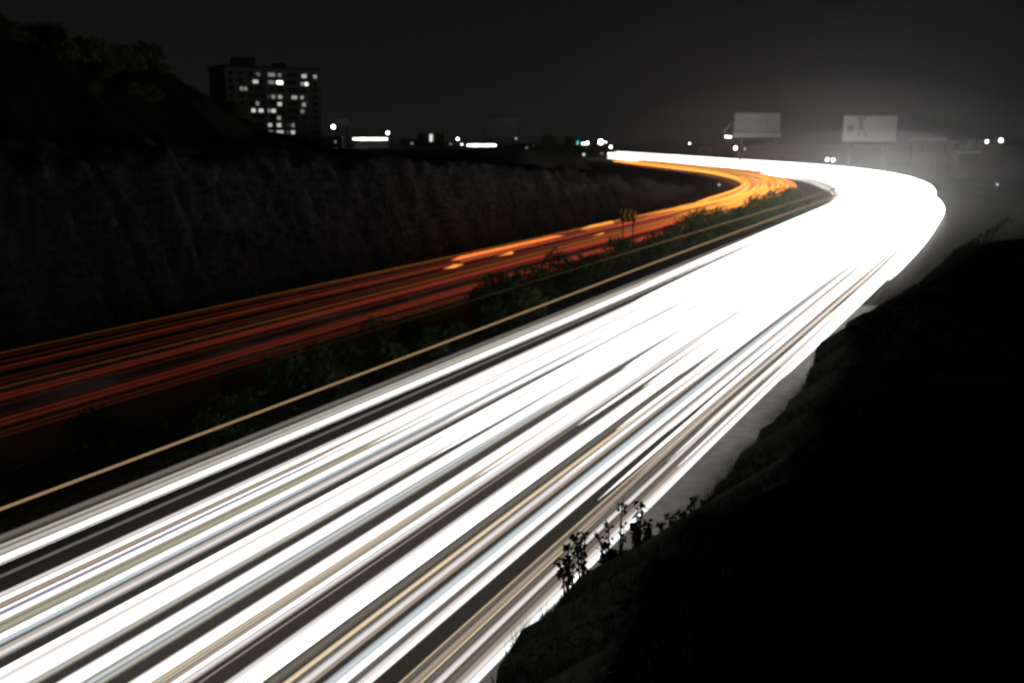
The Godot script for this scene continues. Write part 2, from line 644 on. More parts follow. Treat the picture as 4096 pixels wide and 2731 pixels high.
	st.set_smooth_group(0)
	var cols := 70
	var rows := 40
	for j in rows:
		for i in cols:
			var f := 95.0 + 620.0 * pow(j / float(rows - 1), 1.3)
			var k := lerpf(-0.75, 0.2, i / float(cols - 1))
			var x := k * f
			var h := lerpf(6.9, -0.6, smoothstep(0.0, 0.11, k)) + 0.35 * n.get_noise_2d(x * 0.5, f * 0.5)
			h *= smoothstep(95.0, 130.0, f)
			st.add_vertex(Vector3(x, h - 0.3, -f))
	for j in rows - 1:
		for i in cols - 1:
			var a := j * cols + i
			for c in [a, a + cols + 1, a + 1, a, a + cols, a + cols + 1]: st.add_index(c)
	st.generate_normals()
	var land := put("town_terrain", st.commit(), mats.turf)
	meta(land, "dark plateau behind the rock cutting where the town lights stand", "", "", "structure")

func build_road() -> void:
	var a := put("white_carriageway_road", band(-36, 720, [Vector2(2.2, 0.0), Vector2(13.8, 0.0)], 2.6), mats.asphalt)
	meta(a, "asphalt carriageway under the white headlight trails", "", "", "structure")
	var b := put("red_carriageway_road", band(-36, 720, [Vector2(-15.2, 0.0), Vector2(-3.2, 0.0)]), mats.old_asphalt)
	meta(b, "dark grey asphalt carriageway under the red tail light trails", "", "", "structure")
	var m := put("median_ground", band(-36, 720, [Vector2(-3.2, -0.02), Vector2(-3.2, 0.16), Vector2(-2.95, 0.16), Vector2(-2.9, 0.12), Vector2(1.9, 0.12), Vector2(1.95, 0.16), Vector2(2.2, 0.16), Vector2(2.2, -0.02)]), mats.soil)
	meta(m, "raised soil median with kerbs between the carriageways", "", "", "structure")
	var v := put("shoulder_pavement", band(-36, 56, [Vector2(13.8, 0.0), Vector2(13.82, 0.05), Vector2(14.9, 0.14), Vector2(16.0, 0.5), Vector2(17.0, 1.1)], 2.6), mats.concrete)
	for k in v.mesh.get_surface_count(): pass
	meta(v, "pale concrete shoulder strip right of the headlight trails", "", "", "structure")
	# painted edge lines and lane dashes
	for row in [[2.75, 1, "solid white edge line beside the median, white carriageway"], [-14.6, 1, "solid white edge line below the rock cutting"]]:
		var l := put("road_line", band(-30, 500, [Vector2(row[0] - 0.07, 0.004), Vector2(row[0] + 0.07, 0.004)]), mats.paint)
		meta(l, row[2], "", "", "structure")
	for row in [[6.9, "white lane dashes left of the middle lane, white carriageway"], [11.2, "white lane dashes right of the middle lane, white carriageway"], [-7.3, "white lane dashes nearer the median, red carriageway"], [-11.0, "white lane dashes nearer the rock cutting, red carriageway"]]:
		var o := Node3D.new()
		o.name = numbered("lane_line")
		add_child(o)
		meta(o, row[1], "", "", "structure")
		var s := 12.0
		while s < 210.0:
			put("dash", band(s, s + 3.0, [Vector2(row[0] - 0.07, 0.004), Vector2(row[0] + 0.07, 0.004)]), mats.paint, o)
			s += 9.0

# ------------------------------------------------------------------ the trails
const WHITE_ROWS := [[2.62, 0.12, "K"], [2.96, 0.06, "G"], [3.26, 0.10, "G"], [3.57, 0.104, "W"], [4.98, 0.064, "P"], [5.16, 0.076, "W"], [5.28, 0.025, "P"], [5.40, 0.085, "N"], [5.53, 0.030, "W"],
	[5.64, 0.066, "V"], [5.80, 0.078, "W"], [5.95, 0.043, "Y"], [6.04, 0.024, "S"], [6.19, 0.120, "Y"], [6.41, 0.086, "W"], [6.56, 0.057, "S"], [6.76, 0.056, "G"], [6.89, 0.078, "P"], [7.40, 0.060, "W"],
	[7.51, 0.053, "W"], [7.63, 0.065, "P"], [7.76, 0.080, "W"], [7.96, 0.122, "W"], [8.15, 0.058, "G"], [8.54, 0.048, "P"], [8.72, 0.157, "W"], [8.89, 0.034, "N"], [8.99, 0.071, "S"], [9.11, 0.062, "G"],
	[9.53, 0.019, "G"], [9.72, 0.147, "W"], [9.90, 0.062, "T"], [9.99, 0.052, "G"], [10.08, 0.063, "N"], [10.19, 0.066, "W"], [10.31, 0.070, "P"], [10.52, 0.019, "N"], [10.95, 0.082, "P"], [11.12, 0.138, "W"],
	[11.33, 0.140, "W"], [11.54, 0.125, "K"], [11.77, 0.069, "O"], [11.87, 0.051, "K"], [11.98, 0.094, "P"], [12.09, 0.039, "N"], [12.38, 0.109, "S"], [12.52, 0.089, "W"], [12.65, 0.049, "K"], [12.80, 0.095, "P"],
	[13.34, 0.039, "T"], [13.41, 0.048, "K"], [13.52, 0.077, "N"], [13.63, 0.045, "O"], [13.72, 0.074, "K"], [13.87, 0.091, "P"], [14.01, 0.097, "K"], [14.13, 0.064, "N"], [14.23, 0.085, "P"], [14.31, 0.032, "T"]]
const TINT := {"W": "brilliant white", "P": "pinkish white", "G": "warm pale grey", "T": "tan", "O": "pale orange", "N": "light brown", "S": "bluish silver", "V": "violet", "Y": "olive", "K": "dim grey"}

func lane_of(u: float) -> String:
	if u < 4.5: return "by the median"
	if u < 7.2: return "beside the dark gap"
	if u < 9.3: return "left of middle"
	if u < 11.6: return "right of middle"
	if u < 13.0: return "left of brown gap"
	return "on the outer edge"

func build_trails() -> void:
	var r := RandomNumberGenerator.new()
	r.seed = 77
	for row in WHITE_ROWS:
		var u: float = row[0]
		var d: float = row[1]
		var kind: String = row[2]
		var k := clampf((u - 9.0) / 5.3, 0.0, 1.0)
		var swell: float = {"W": 3.0, "P": 2.6, "K": 1.0}.get(kind, 1.8)
		if u < 5.3: swell *= 0.45
		if u > 12.3: swell *= 0.4
		var sway := 0.1 * r.randf() if u < 9.0 else 0.2 * r.randf()
		var o := put("headlight_trail", trail_mesh(-16.0, r.randf_range(540, 600), u, 0.75 + 0.012 * r.randf_range(-1, 1), d * 1.06, sway, r.randf() * TAU, 2.6 * k, swell), mats[kind])
		var at_row := WHITE_ROWS.find(row)
		var before: String = TINT[WHITE_ROWS[at_row - 1][2]] if at_row > 0 else "no"
		var after: String = TINT[WHITE_ROWS[at_row + 1][2]] if at_row < WHITE_ROWS.size() - 1 else "no"
		meta(o, "%s headlight trail between %s and %s ones, %s" % [TINT[kind], before, after, lane_of(u)], "light trail", "headlight trails on the white carriageway")
	# trails of taller vehicles, which start further up the road
	for i in 40:
		var u := 5.0 + 8.0 * (i + r.randf()) / 40.0
		var h := r.randf_range(0.55, 1.0) if i % 3 else r.randf_range(1.0, 1.9)
		var k := clampf((u - 9.0) / 5.3, 0.0, 1.0)
		var a := r.randf_range(16, 46) + (8.0 if u > 12.5 else 0.0)
		var o := put("headlight_trail", trail_mesh(a, r.randf_range(500, 600), u - 0.9 * k, h, 0.13, 0.12 * r.randf(), r.randf() * TAU, 2.6 * k, 1.7, 1.0, 16.0), mats["W"])
		meta(o, "white headlight trail beginning beyond the near stretch, %s" % lane_of(u), "light trail", "headlight trails that fill the far white carriageway")
	for i in 5:
		var o := put("headlight_trail", trail_mesh([-16.0, -16.0, 20.0, 34.0, 62.0][i], 590.0, [14.36, 12.88, 13.2, 14.5, 14.75][i], 0.75, [0.08, 0.06, 0.07, 0.08, 0.1][i], 0.0, 0.0, [2.5, 2.0, 2.1, 2.4, 2.4][i], 1.1, 1.0, 6.0), mats["W"])
		meta(o, ["outermost white headlight trail, a clean line along the pale shoulder", "white headlight trail along the right side of the wide brown gap", "white headlight trail starting inside the wide brown gap", "white headlight trail joining the outer edge below the bend", "thick white headlight trail that starts abruptly at the outer edge of the bend"][i], "light trail", "headlight trails on the outer edge")
	for i in 9:
		var u := 11.8 + 0.29 * i + 0.06 * r.randf()
		var o := put("headlight_trail", trail_mesh(r.randf_range(20, 40), 590.0, u, r.randf_range(0.7, 0.95), 0.07, 0.08, r.randf() * TAU, 2.6 * clampf((u - 9.0) / 5.3, 0.0, 1.0), 1.0, 1.0, 20.0), mats["P" if i % 3 == 0 else "W"])
		meta(o, "slim white headlight trail thickening towards the bend, outer lane", "light trail", "slim headlight trails in the outer lane")
	for i in 7:
		var u := 11.5 + 0.46 * i
		var o := put("headlight_trail", trail_mesh(104.0 + 9.0 * r.randf() + 3.0 * i, 590.0, u, 1.2 + 0.2 * i, 0.18, 0.1, r.randf() * TAU, 1.7, 1.3, 1.0, 12.0), mats["W"])
		meta(o, "high white truck light trail sweeping round the outside of the bend", "light trail", "high truck light trails round the bend")
	# slim lines of marker lamps high above the lane next to the median
	var c := put("marker_light_trail", trail_mesh(-16.0, 150.0, 6.35, 3.0, 0.034, 0.1, 2.0, -0.5, 1.3), mats.cream)
	meta(c, "thin cream line of light crossing in front of the median bushes", "light trail")
	c = put("marker_light_trail", trail_mesh(17.0, 160.0, 3.05, 3.0, 0.05, 0.05, 1.0, 0.55, 0.9, 1.0, 30.0), mats.faint_cream)
	meta(c, "fainter cream line of light above the first, fading out at its near end", "light trail")

	# tail lights
	for row in [[-13.62, 0.057, "A", 0.9], [-13.2, 0.05, "D", 0.85], [-12.6, 0.06, "D", 0.8], [-12.1, 0.06, "D", 0.9], [-11.52, 0.094, "R", 0.85], [-10.9, 0.06, "D", 0.9], [-10.2, 0.08, "D", 0.8], [-9.5, 0.07, "D", 0.85], [-8.83, 0.076, "A", 0.85], [-8.2, 0.06, "R", 0.8],
			[-7.92, 0.08, "R", 0.85], [-7.64, 0.11, "R", 0.8], [-6.85, 0.065, "D", 0.85], [-5.9, 0.05, "D", 0.8], [-5.28, 0.104, "R", 0.85], [-4.82, 0.112, "R", 0.85], [-4.25, 0.13, "D", 0.8], [-3.6, 0.1, "D", 0.9]]:
		var u: float = row[0]
		var where := "beside the rock cutting" if u < -11.0 else ("in the middle lane of the red carriageway" if u < -7.0 else "beside the planted median")
		var tint: String = {"R": "red", "D": "dim red", "A": "amber"}[row[2]]
		var o := put("tail_light_trail", trail_mesh(-16.0, r.randf_range(400, 440), u, row[3], row[1] * 0.62, 0.12, r.randf() * TAU, 0.0, 2.0), mats[row[2]])
		meta(o, "%s tail light trail %s" % [tint, where], "light trail", "tail light trails on the red carriageway")
	for i in 16:
		var u := -13.4 + 9.9 * (i + r.randf()) / 16.0
		var o := put("tail_light_trail", trail_mesh(r.randf_range(96, 128), r.randf_range(390, 430), u, r.randf_range(0.7, 1.2), 0.13, 0.3, r.randf() * TAU, 0.0, 0.9, 1.0, 10.0), mats[["B", "L", "B", "A"][i % 4]])
		meta(o, "%s tail light trail packed into the bend" % ["yellow orange", "pale peach", "golden", "amber"][i % 4], "light trail", "tail light trails in the bend")
	for row in [[-12.55, 58.0, 79.0, 0.85, 0.2, "hot_red", "long bright orange red streak beside the cutting, midway along the red carriageway"], [-13.3, 84.0, 93.5, 0.85, 0.24, "hot_amber", "short bright amber streak just left of the chevron sign"],
			[-12.9, 107.0, 111.0, 0.85, 0.26, "hot_amber", "shortest amber streak, right of the chevron sign"], [-13.0, 114.0, 134.0, 0.85, 0.34, "hot_amber", "bright amber streak entering the bend"], [-10.88, 54.0, 57.0, 0.85, 0.12, "hot_amber", "amber blink of a turn signal, first of two"],
			[-10.95, 61.5, 65.0, 0.85, 0.12, "hot_amber", "amber blink of a turn signal, second of two"], [-9.8, 78.0, 82.0, 0.85, 0.16, "hot_amber", "amber blink of a turn signal below the bright amber streak"]]:
		var o := put("turn_signal_light_trail", trail_mesh(row[1], row[2], row[0], row[3], row[4], 0.0, 0.0, 0.0, 0.3, 1.0, 0.5), mats[row[5]])
		meta(o, row[6], "light trail")
	# the light of the traffic itself, as lamps along the lanes
	for s in [60.0, 85.0, 105.0, 122.0, 140.0, 165.0, 200.0, 250.0, 320.0]:
		omni(on(s, 10.5, 1.6), 1.0 if s < 80.0 else 4.0, 0.3)
	for s in [12.0, 20.0, 29.0, 39.0, 50.0]:
		omni(on(s, 14.9 + 0.03 * s, 1.0), 0.2, 0.5)
	for k in 11:
		omni(on(16.0 + 8.0 * k, -8.0 - 1.5 * (k % 2), 2.2), 0.42, 0.5)
	for s in [60.0, 120.0, 170.0]:
		omni(on(s, -9.0, 1.6), 0.1 if s < 80.0 else 0.7, 0.3, self, Color(1.0, 0.4, 0.15))

# ------------------------------------------------------------------ median planting and signs
func build_median() -> void:
	var r := RandomNumberGenerator.new()
	r.seed = 31
	var kinds: Array[Node3D] = []
	for k in 5:
		kinds.append(bush("median_bush", Vector3(0.75, 0.5 + 0.08 * k, 0.75), 420, 0.1, 100 + k))
	var s := 19.0
	while s < 46.0:
		for u in [-1.9, 0.2, 1.2]:
			if r.randf() < 0.8:
				copy_of(kinds[r.randi() % 5], "median_bush", "leafy green bush on the median between the trails, near stretch", "bush", "bushes on the near median", on(s + r.randf_range(-1, 1), u + r.randf_range(-0.5, 0.5), 0.1), r.randf() * TAU, Vector3.ONE * r.randf_range(0.75, 1.35))
		s += 2.6
	s = 44.0
	while s < 150.0:
		copy_of(kinds[r.randi() % 5], "median_bush", "dark bush on the median standing against the red trails", "bush", "bushes along the red trails", on(s, r.randf_range(-3.0, -2.3), 0.1), r.randf() * TAU, Vector3.ONE * r.randf_range(1.0, 1.6) * (1.0 + 0.3 * smoothstep(50.0, 90.0, s)))
		if r.randf() < 0.45:
			copy_of(kinds[r.randi() % 5], "median_bush", "dark bush in the middle of the far median", "bush", "bushes in the middle of the far median", on(s, r.randf_range(-1.2, 0.6), 0.1), r.randf() * TAU, Vector3.ONE * r.randf_range(0.6, 1.0))
		s += 1.7 + s * 0.008
	for k in kinds: k.free()

	# chevron sign
	var t := thing("chevron_sign", "yellow and black chevron sign on a post, beside the median bushes", "road sign", on(69.5, -3.3, 0.1), -0.2)
	for x in [-0.4, 0.4]: put("post", box(0.09, 3.9, 0.09), mats.steel, t, Vector3(x, 1.95, -0.08))
	put("panel", box(1.22, 0.98, 0.04), matte(grey(168, 138, 30), 0.6), t, Vector3(0, 3.5, 0))
	for k in 3:
		var st := SurfaceTool.new()
		st.begin(Mesh.PRIMITIVE_TRIANGLES)
		var x := -0.62 + 0.4 * k
		var q := [Vector2(x + 0.2, 0.5), Vector2(x + 0.4, 0.5), Vector2(x + 0.2, 0.0), Vector2(x + 0.4, -0.5), Vector2(x + 0.2, -0.5), Vector2(x, 0.0)]
		for c in [[0, 1, 2], [0, 2, 5], [5, 2, 3], [5, 3, 4]]:
			for i in c: st.add_vertex(Vector3(q[i].x, q[i].y, 0.0))
		st.generate_normals()
		put("chevron", st.commit(), matte(grey(26, 26, 26), 0.6), t, Vector3(0, 3.5, 0.026))

	# small reflector posts and litter that catch the light
	for row in [[on(60.5, -14.9, 0.0), "short pale reflector post at the far edge of the red carriageway"], [on(104.0, -15.4, 0.0), "pale reflector post below the rock cutting, left of the chevron sign"], [on(31.0, -10.4, 0.0), "small glinting cat's eye marker on the red carriageway"]]:
		var o := thing("reflector_post", row[1], "reflector", row[0])
		put("post", box(0.12, 0.8 if row[0].x > -15.0 else 0.06, 0.08), mats.sign_grey, o, Vector3(0, 0.4 if row[0].x > -15.0 else 0.03, 0))
		put("reflector", box(0.1, 0.16, 0.02), matte(grey(230, 230, 226), 0.3), o, Vector3(0, 0.66 if row[0].x > -15.0 else 0.09, 0.052))

# ------------------------------------------------------------------ weeds and shrubs on the near hill and the cutting
func weed(label: String, at: Vector3, h: float, seed_: int, heads: int) -> void:
	var r := RandomNumberGenerator.new()
	r.seed = seed_
	var t := thing("weed_plant", label, "weed", at, 0.0, "weeds on the crest of the hillside")
	var st := SurfaceTool.new()
	st.begin(Mesh.PRIMITIVE_TRIANGLES)
	var lf := SurfaceTool.new()
	lf.begin(Mesh.PRIMITIVE_TRIANGLES)
	for i in heads:
		var tip := Vector3(r.randf_range(-0.16, 0.16) if i else 0.0, h * (1.0 if i == 0 else r.randf_range(0.5, 0.9)), r.randf_range(-0.14, 0.14))
		limb(st, Vector3(tip.x * 0.2, -0.4, 0), tip * 0.6, 0.016, 0.011, 5)
		limb(st, tip * 0.6, tip, 0.011, 0.006, 5)
		for k in 26:
			var on_top := k < 12
			var c := tip * (r.randf_range(0.92, 1.04) if on_top else r.randf_range(0.3, 0.92)) + Vector3(r.randf_range(-1, 1), r.randf_range(-0.5, 0.5), r.randf_range(-1, 1)) * 0.055
			var b := Basis.from_euler(Vector3(r.randf_range(-1, 1), r.randf() * TAU, r.randf_range(-1, 1)))
			var q := 0.045 * r.randf_range(0.6, 1.3)
			for v in [Vector3(0, 0, -q), Vector3(q * 0.5, 0, 0), Vector3(0, 0, q), Vector3(0, 0, -q), Vector3(0, 0, q), Vector3(-q * 0.5, 0, 0)]:
				lf.add_vertex(c + b * v)
	st.generate_normals()
	lf.generate_normals()
	put("stem", st.commit(), mats.bark, t)
	put("leaves", lf.commit(), mats.dry, t)

func build_slope_plants() -> void:
	var r := RandomNumberGenerator.new()
	r.seed = 55
	weed("leftmost weed on the crest, rising against the trails", Vector3(0.68, 4.0, -10.5), 0.42, 1, 3)
	weed("leafy weed second from the left on the crest", Vector3(0.9, 3.85, -10.9), 0.6, 2, 4)
	weed("bushy double headed weed in the middle of the crest group", Vector3(1.25, 3.75, -11.3), 0.62, 3, 4)
	weed("tall weed with a round head above the middle of the crest group", Vector3(1.42, 3.8, -11.5), 0.85, 4, 2)
	weed("thick dark stalk standing alone right of the leafy weeds", Vector3(1.66, 3.75, -11.65), 0.78, 5, 9)
	for k in 9:
		var x := 1.8 + 0.13 * k + r.randf_range(-0.05, 0.05)
		weed("thin seedling weed right of the thick stalk on the crest", Vector3(x, 3.75, -11.9 - 0.14 * k), r.randf_range(0.15, 0.38), 10 + k, 1)
	for k in 5:
		weed("low weed between the leafy weeds on the crest", Vector3(0.75 + 0.2 * k, 3.75, -10.7 - 0.2 * k), r.randf_range(0.15, 0.4), 30 + k, 3)
	# a pale seed head and a few pale stones
	var t := thing("reflector_post", "thin post with a pale round cap standing on the dark hillside", "marker post", Vector3(5.15, 4.0, -15.0))
	put("post", pole(0.012, 0.01, 0.8, 6), mats.bark, t, Vector3(0, 0.4, 0))
	put("reflector", bulb(0.035), matte(grey(235, 235, 235), 0.3), t, Vector3(0, 0.8, 0))

	# grass along the crest
	var blade := SurfaceTool.new()
	blade.begin(Mesh.PRIMITIVE_TRIANGLES)
	for k in 5:
		var a := TAU * k / 5.0
		var o := Vector3(cos(a), 0, sin(a)) * 0.04
		var side := Vector3(-sin(a), 0, cos(a)) * 0.008
		var tip := o * 2.4 + Vector3(0, 0.22 + 0.05 * (k % 3), 0)
		for v in [o - side, tip, o + side]: blade.add_vertex(v)
	blade.generate_normals()
	var mm := MultiMesh.new()
	mm.transform_format = MultiMesh.TRANSFORM_3D
	mm.mesh = blade.commit()
	mm.instance_count = 5000
	for i in 5000:
		var s := 4.0 + 50.0 * pow(r.randf(), 1.6)
		var v := 2.2 * pow(r.randf(), 2.0)
		var p := on(s, along(crest_s, crest_u, s) + v, 3.92 + 0.8 * v)
		mm.set_instance_transform(i, Transform3D(Basis.from_euler(Vector3(r.randf_range(-0.3, 0.3), r.randf() * TAU, r.randf_range(-0.3, 0.3))).scaled(Vector3.ONE * r.randf_range(0.3, 0.75)), p))
	var gr := MultiMeshInstance3D.new()
	gr.name = "grass"
	gr.multimesh = mm
	gr.material_override = mats.dry
	add_child(gr)
	meta(gr, "rough dry grass along the crest of the near hillside", "grass", "", "stuff")

	# shrubs on the skyline of the cutting
	var kinds: Array[Node3D] = []
	for k in 3: kinds.append(bush("shrub", Vector3(1.6, 0.8, 1.6), 500, 0.22, 200 + k))
	for p in [[-32.0, 14.7, -63.0, 1.0], [-30.2, 14.4, -66.0, 1.1], [-28.4, 13.4, -70.0, 0.8], [-27.1, 13.3, -70.5, 1.1], [-26.0, 13.1, -72.0, 1.0], [-25.4, 12.8, -74.0, 0.7], [-24.6, 11.4, -76.5, 0.7], [-23.8, 10.0, -80.0, 0.6], [-22.9, 8.6, -83.0, 0.5], [-34.5, 15.0, -60.0, 1.2]]:
		copy_of(kinds[r.randi() % 3], "shrub", "dark shrub on the skyline of the left hill", "shrub", "shrubs on the left hill", Vector3(p[0], p[1] - 0.6, p[2]), r.randf() * TAU, Vector3(p[3], p[3], p[3]))
	for k in 44:
		var s := 26.0 + 29.0 * r.randf()
		var d := 12.0 + 10.0 * r.randf()
		var top: float = along([-14.0, 24.0, 40.0, 46.0, 51.0, 58.0, 64.0, 70.0, 80.0], [17.6, 17.0, 16.4, 15.2, 15.0, 11.3, 8.9, 7.5, 7.2], s)
		var y := 7.6 + maxf(top - 7.6, 0.0) * smoothstep(3.5, 20.0, d)
		var q := r.randf_range(0.35, 0.85)
		copy_of(kinds[r.randi() % 3], "shrub", "small dark shrub on the slope of the left hill", "shrub", "small shrubs scattered over the left hill", on(s, -15.2 - d, y - 0.25), r.randf() * TAU, Vector3(q, q * r.randf_range(0.8, 1.4), q))
	for k in kinds: k.free()
	tree("dark tree at the top left edge, on the left hill", Vector3(-33.4, 14.4, -61.0), 3.4, 1.5, 9, "")
	# pebbled lumps in the pale slope beside the bend
	var stones: Array[Node3D] = []
	for k in 9:
		var p := on(58.0 + 5.0 * k, 22.0 + 2.2 * k + r.randf_range(-1, 1), 0.6 + 0.22 * k)
		var st := thing("scrub_bush", "dark scrub bush on the pale slope beyond the hillside", "bush", p, r.randf() * TAU, "scrub on the pale slope")
		put("foliage", leaf_cloud(320, Vector3(1.1, 0.55, 1.1), 0.14, 0.0, 300 + k), mats.leaf, st)
		put("stem", stems(5, 0.9, 0.7, 300 + k), mats.bark, st)

# ------------------------------------------------------------------ apartment tower
func build_tower() -> void:
	var t := thing("apartment_building", "tall apartment block with scattered lit windows above the left hill", "building", Vector3(-107.13, 6.0, -365.0), deg_to_rad(36.0))
	var wall := matte(grey(100, 100, 100), 0.9)
	put("wall", box(38.5, 30.6, 18.0), wall, t, Vector3(18.6, 15.3, -9.0))
	put("parapet", box(39.2, 0.9, 18.6), mats.roof, t, Vector3(18.6, 31.05, -9.0))
	put("stair_core", box(7.5, 3.4, 7.0), mats.roof, t, Vector3(9.5, 33.2, -8.0))
	put("water_tank", box(4.2, 2.0, 4.0), mats.roof, t, Vector3(24.0, 32.5, -8.0))
	for x in [7.9, 14.8, 22.2, 28.4, 33.6]:
		put("pilaster", box(0.5, 30.0, 0.4), wall, t, Vector3(x, 15.0, 0.2))
	var lit := [[12.3, 34.4, 0.3, 1.2], [11.0, 34.4, 0.12, 0.9], [17.6, 34.4, 0.4, 3.3], [20.8, 34.4, 0.35, 1.4], [31.0, 34.4, 0.6, 2.4], [35.6, 34.4, 0.5, 1.5], [11.0, 31.6, 0.65, 2.4], [17.4, 31.6, 0.35, 3.0], [20.9, 31.6, 1.5, 3.3], [30.0, 31.4, 0.45, 1.2], [31.8, 31.4, 1.0, 1.8],
		[5.3, 28.9, 0.4, 1.3], [6.9, 28.9, 0.4, 1.3], [16.0, 26.2, 0.15, 1.4], [17.8, 26.2, 0.4, 1.7], [20.6, 26.2, 0.5, 1.8], [26.5, 26.2, 0.5, 2.7], [29.7, 26.2, 0.45, 1.5], [11.3, 23.5, 0.4, 1.5], [20.3, 23.5, 0.65, 2.0], [30.4, 23.5, 0.5, 1.5],
		[5.0, 20.9, 0.5, 3.0], [9.6, 20.9, 0.75, 1.7], [12.6, 20.9, 0.7, 2.1], [17.6, 20.9, 0.7, 2.0], [15.8, 20.9, 0.4, 1.2], [29.6, 20.9, 0.35, 1.8], [4.0, 18.2, 0.35, 1.5], [5.8, 18.2, 0.45, 1.7], [19.7, 18.2, 0.45, 1.7], [15.7, 15.5, 0.6, 2.2], [19.6, 15.5, 0.65, 2.0],
		[25.4, 15.5, 0.4, 1.2], [23.6, 15.5, 0.12, 1.5], [13.0, 12.8, 0.5, 1.9], [15.9, 12.8, 0.4, 2.5], [19.9, 12.8, 0.6, 3.2], [23.0, 12.8, 0.2, 1.4], [25.2, 12.8, 0.65, 1.7]]
	var by_glow := {}
	for q in lit:
		var y: float = q[1] - 6.0
		var f := put("window", box(q[3] + 0.3, 1.75, 0.16), mats.roof, t, Vector3(q[0], y, 0.06))
		var key := int(q[2] * 100)
		if not by_glow.has(key): by_glow[key] = glow(Color(1, 0.99, 0.97), pow(q[2], 1.9) * 1.3)
		put("lit_pane", box(q[3] * 0.85, 1.3, 0.05), by_glow[key], f, Vector3(0, 0, 0.085))
	for fl in 11:
		var y := 34.4 - 2.68 * fl
		for x in [1.4, 5.2, 9.4, 11.6, 13.4, 17.4, 20.6, 24.6, 26.6, 30.6, 35.4]:
			var clash := false
			for q in lit:
				if absf(q[1] - y) < 1.0 and absf(q[0] - x) < q[3] * 0.5 + 1.0: clash = true
			if clash: continue
			var f := put("window", box(1.7, 1.7, 0.16), mats.roof, t, Vector3(x, y - 6.0, 0.06))
			put("dark_pane", box(1.4, 1.4, 0.05), mats.dark_glass, f, Vector3(0, 0, 0.085))

# ------------------------------------------------------------------ town lights, billboards, sheds
func lit_canopy(label: String, a: Vector3, b: Vector3, ground: float, lamps: int, emit: float) -> void:
	var mid := (a + b) * 0.5
	var w := a.distance_to(b)
	var t := thing("lit_canopy_building", label, "building", Vector3(mid.x, ground - 0.5, mid.z), -atan2(b.z - a.z, b.x - a.x))
	var h := mid.y - ground + 0.5
	put("roof", box(w + 1.0, 0.35, 6.0), mats.roof, t, Vector3(0, h + 0.75, -2.6))
	put("back_wall", box(w, h + 0.5, 0.3), mats.plaster, t, Vector3(0, (h + 0.5) / 2.0, -5.2))
	for k in 5: put("post", box(0.3, h + 0.5, 0.3), mats.steel, t, Vector3(w * (k / 4.0 - 0.5), (h + 0.5) / 2.0, -0.2))
	for k in lamps:
		put("light_panel", box(w / lamps - 0.25, 0.85 + 0.25 * (k % 2), 0.2), glow(Color(1, 0.98, 0.95), emit * (0.7 + 0.3 * ((k * 7) % 3))), t, Vector3(w * ((k + 0.5) / lamps - 0.5), h, 0.3))
	for k in 2: omni(Vector3(w * (k - 0.5) * 0.6, h - 0.2, 1.6), 12.0, 0.3, t)

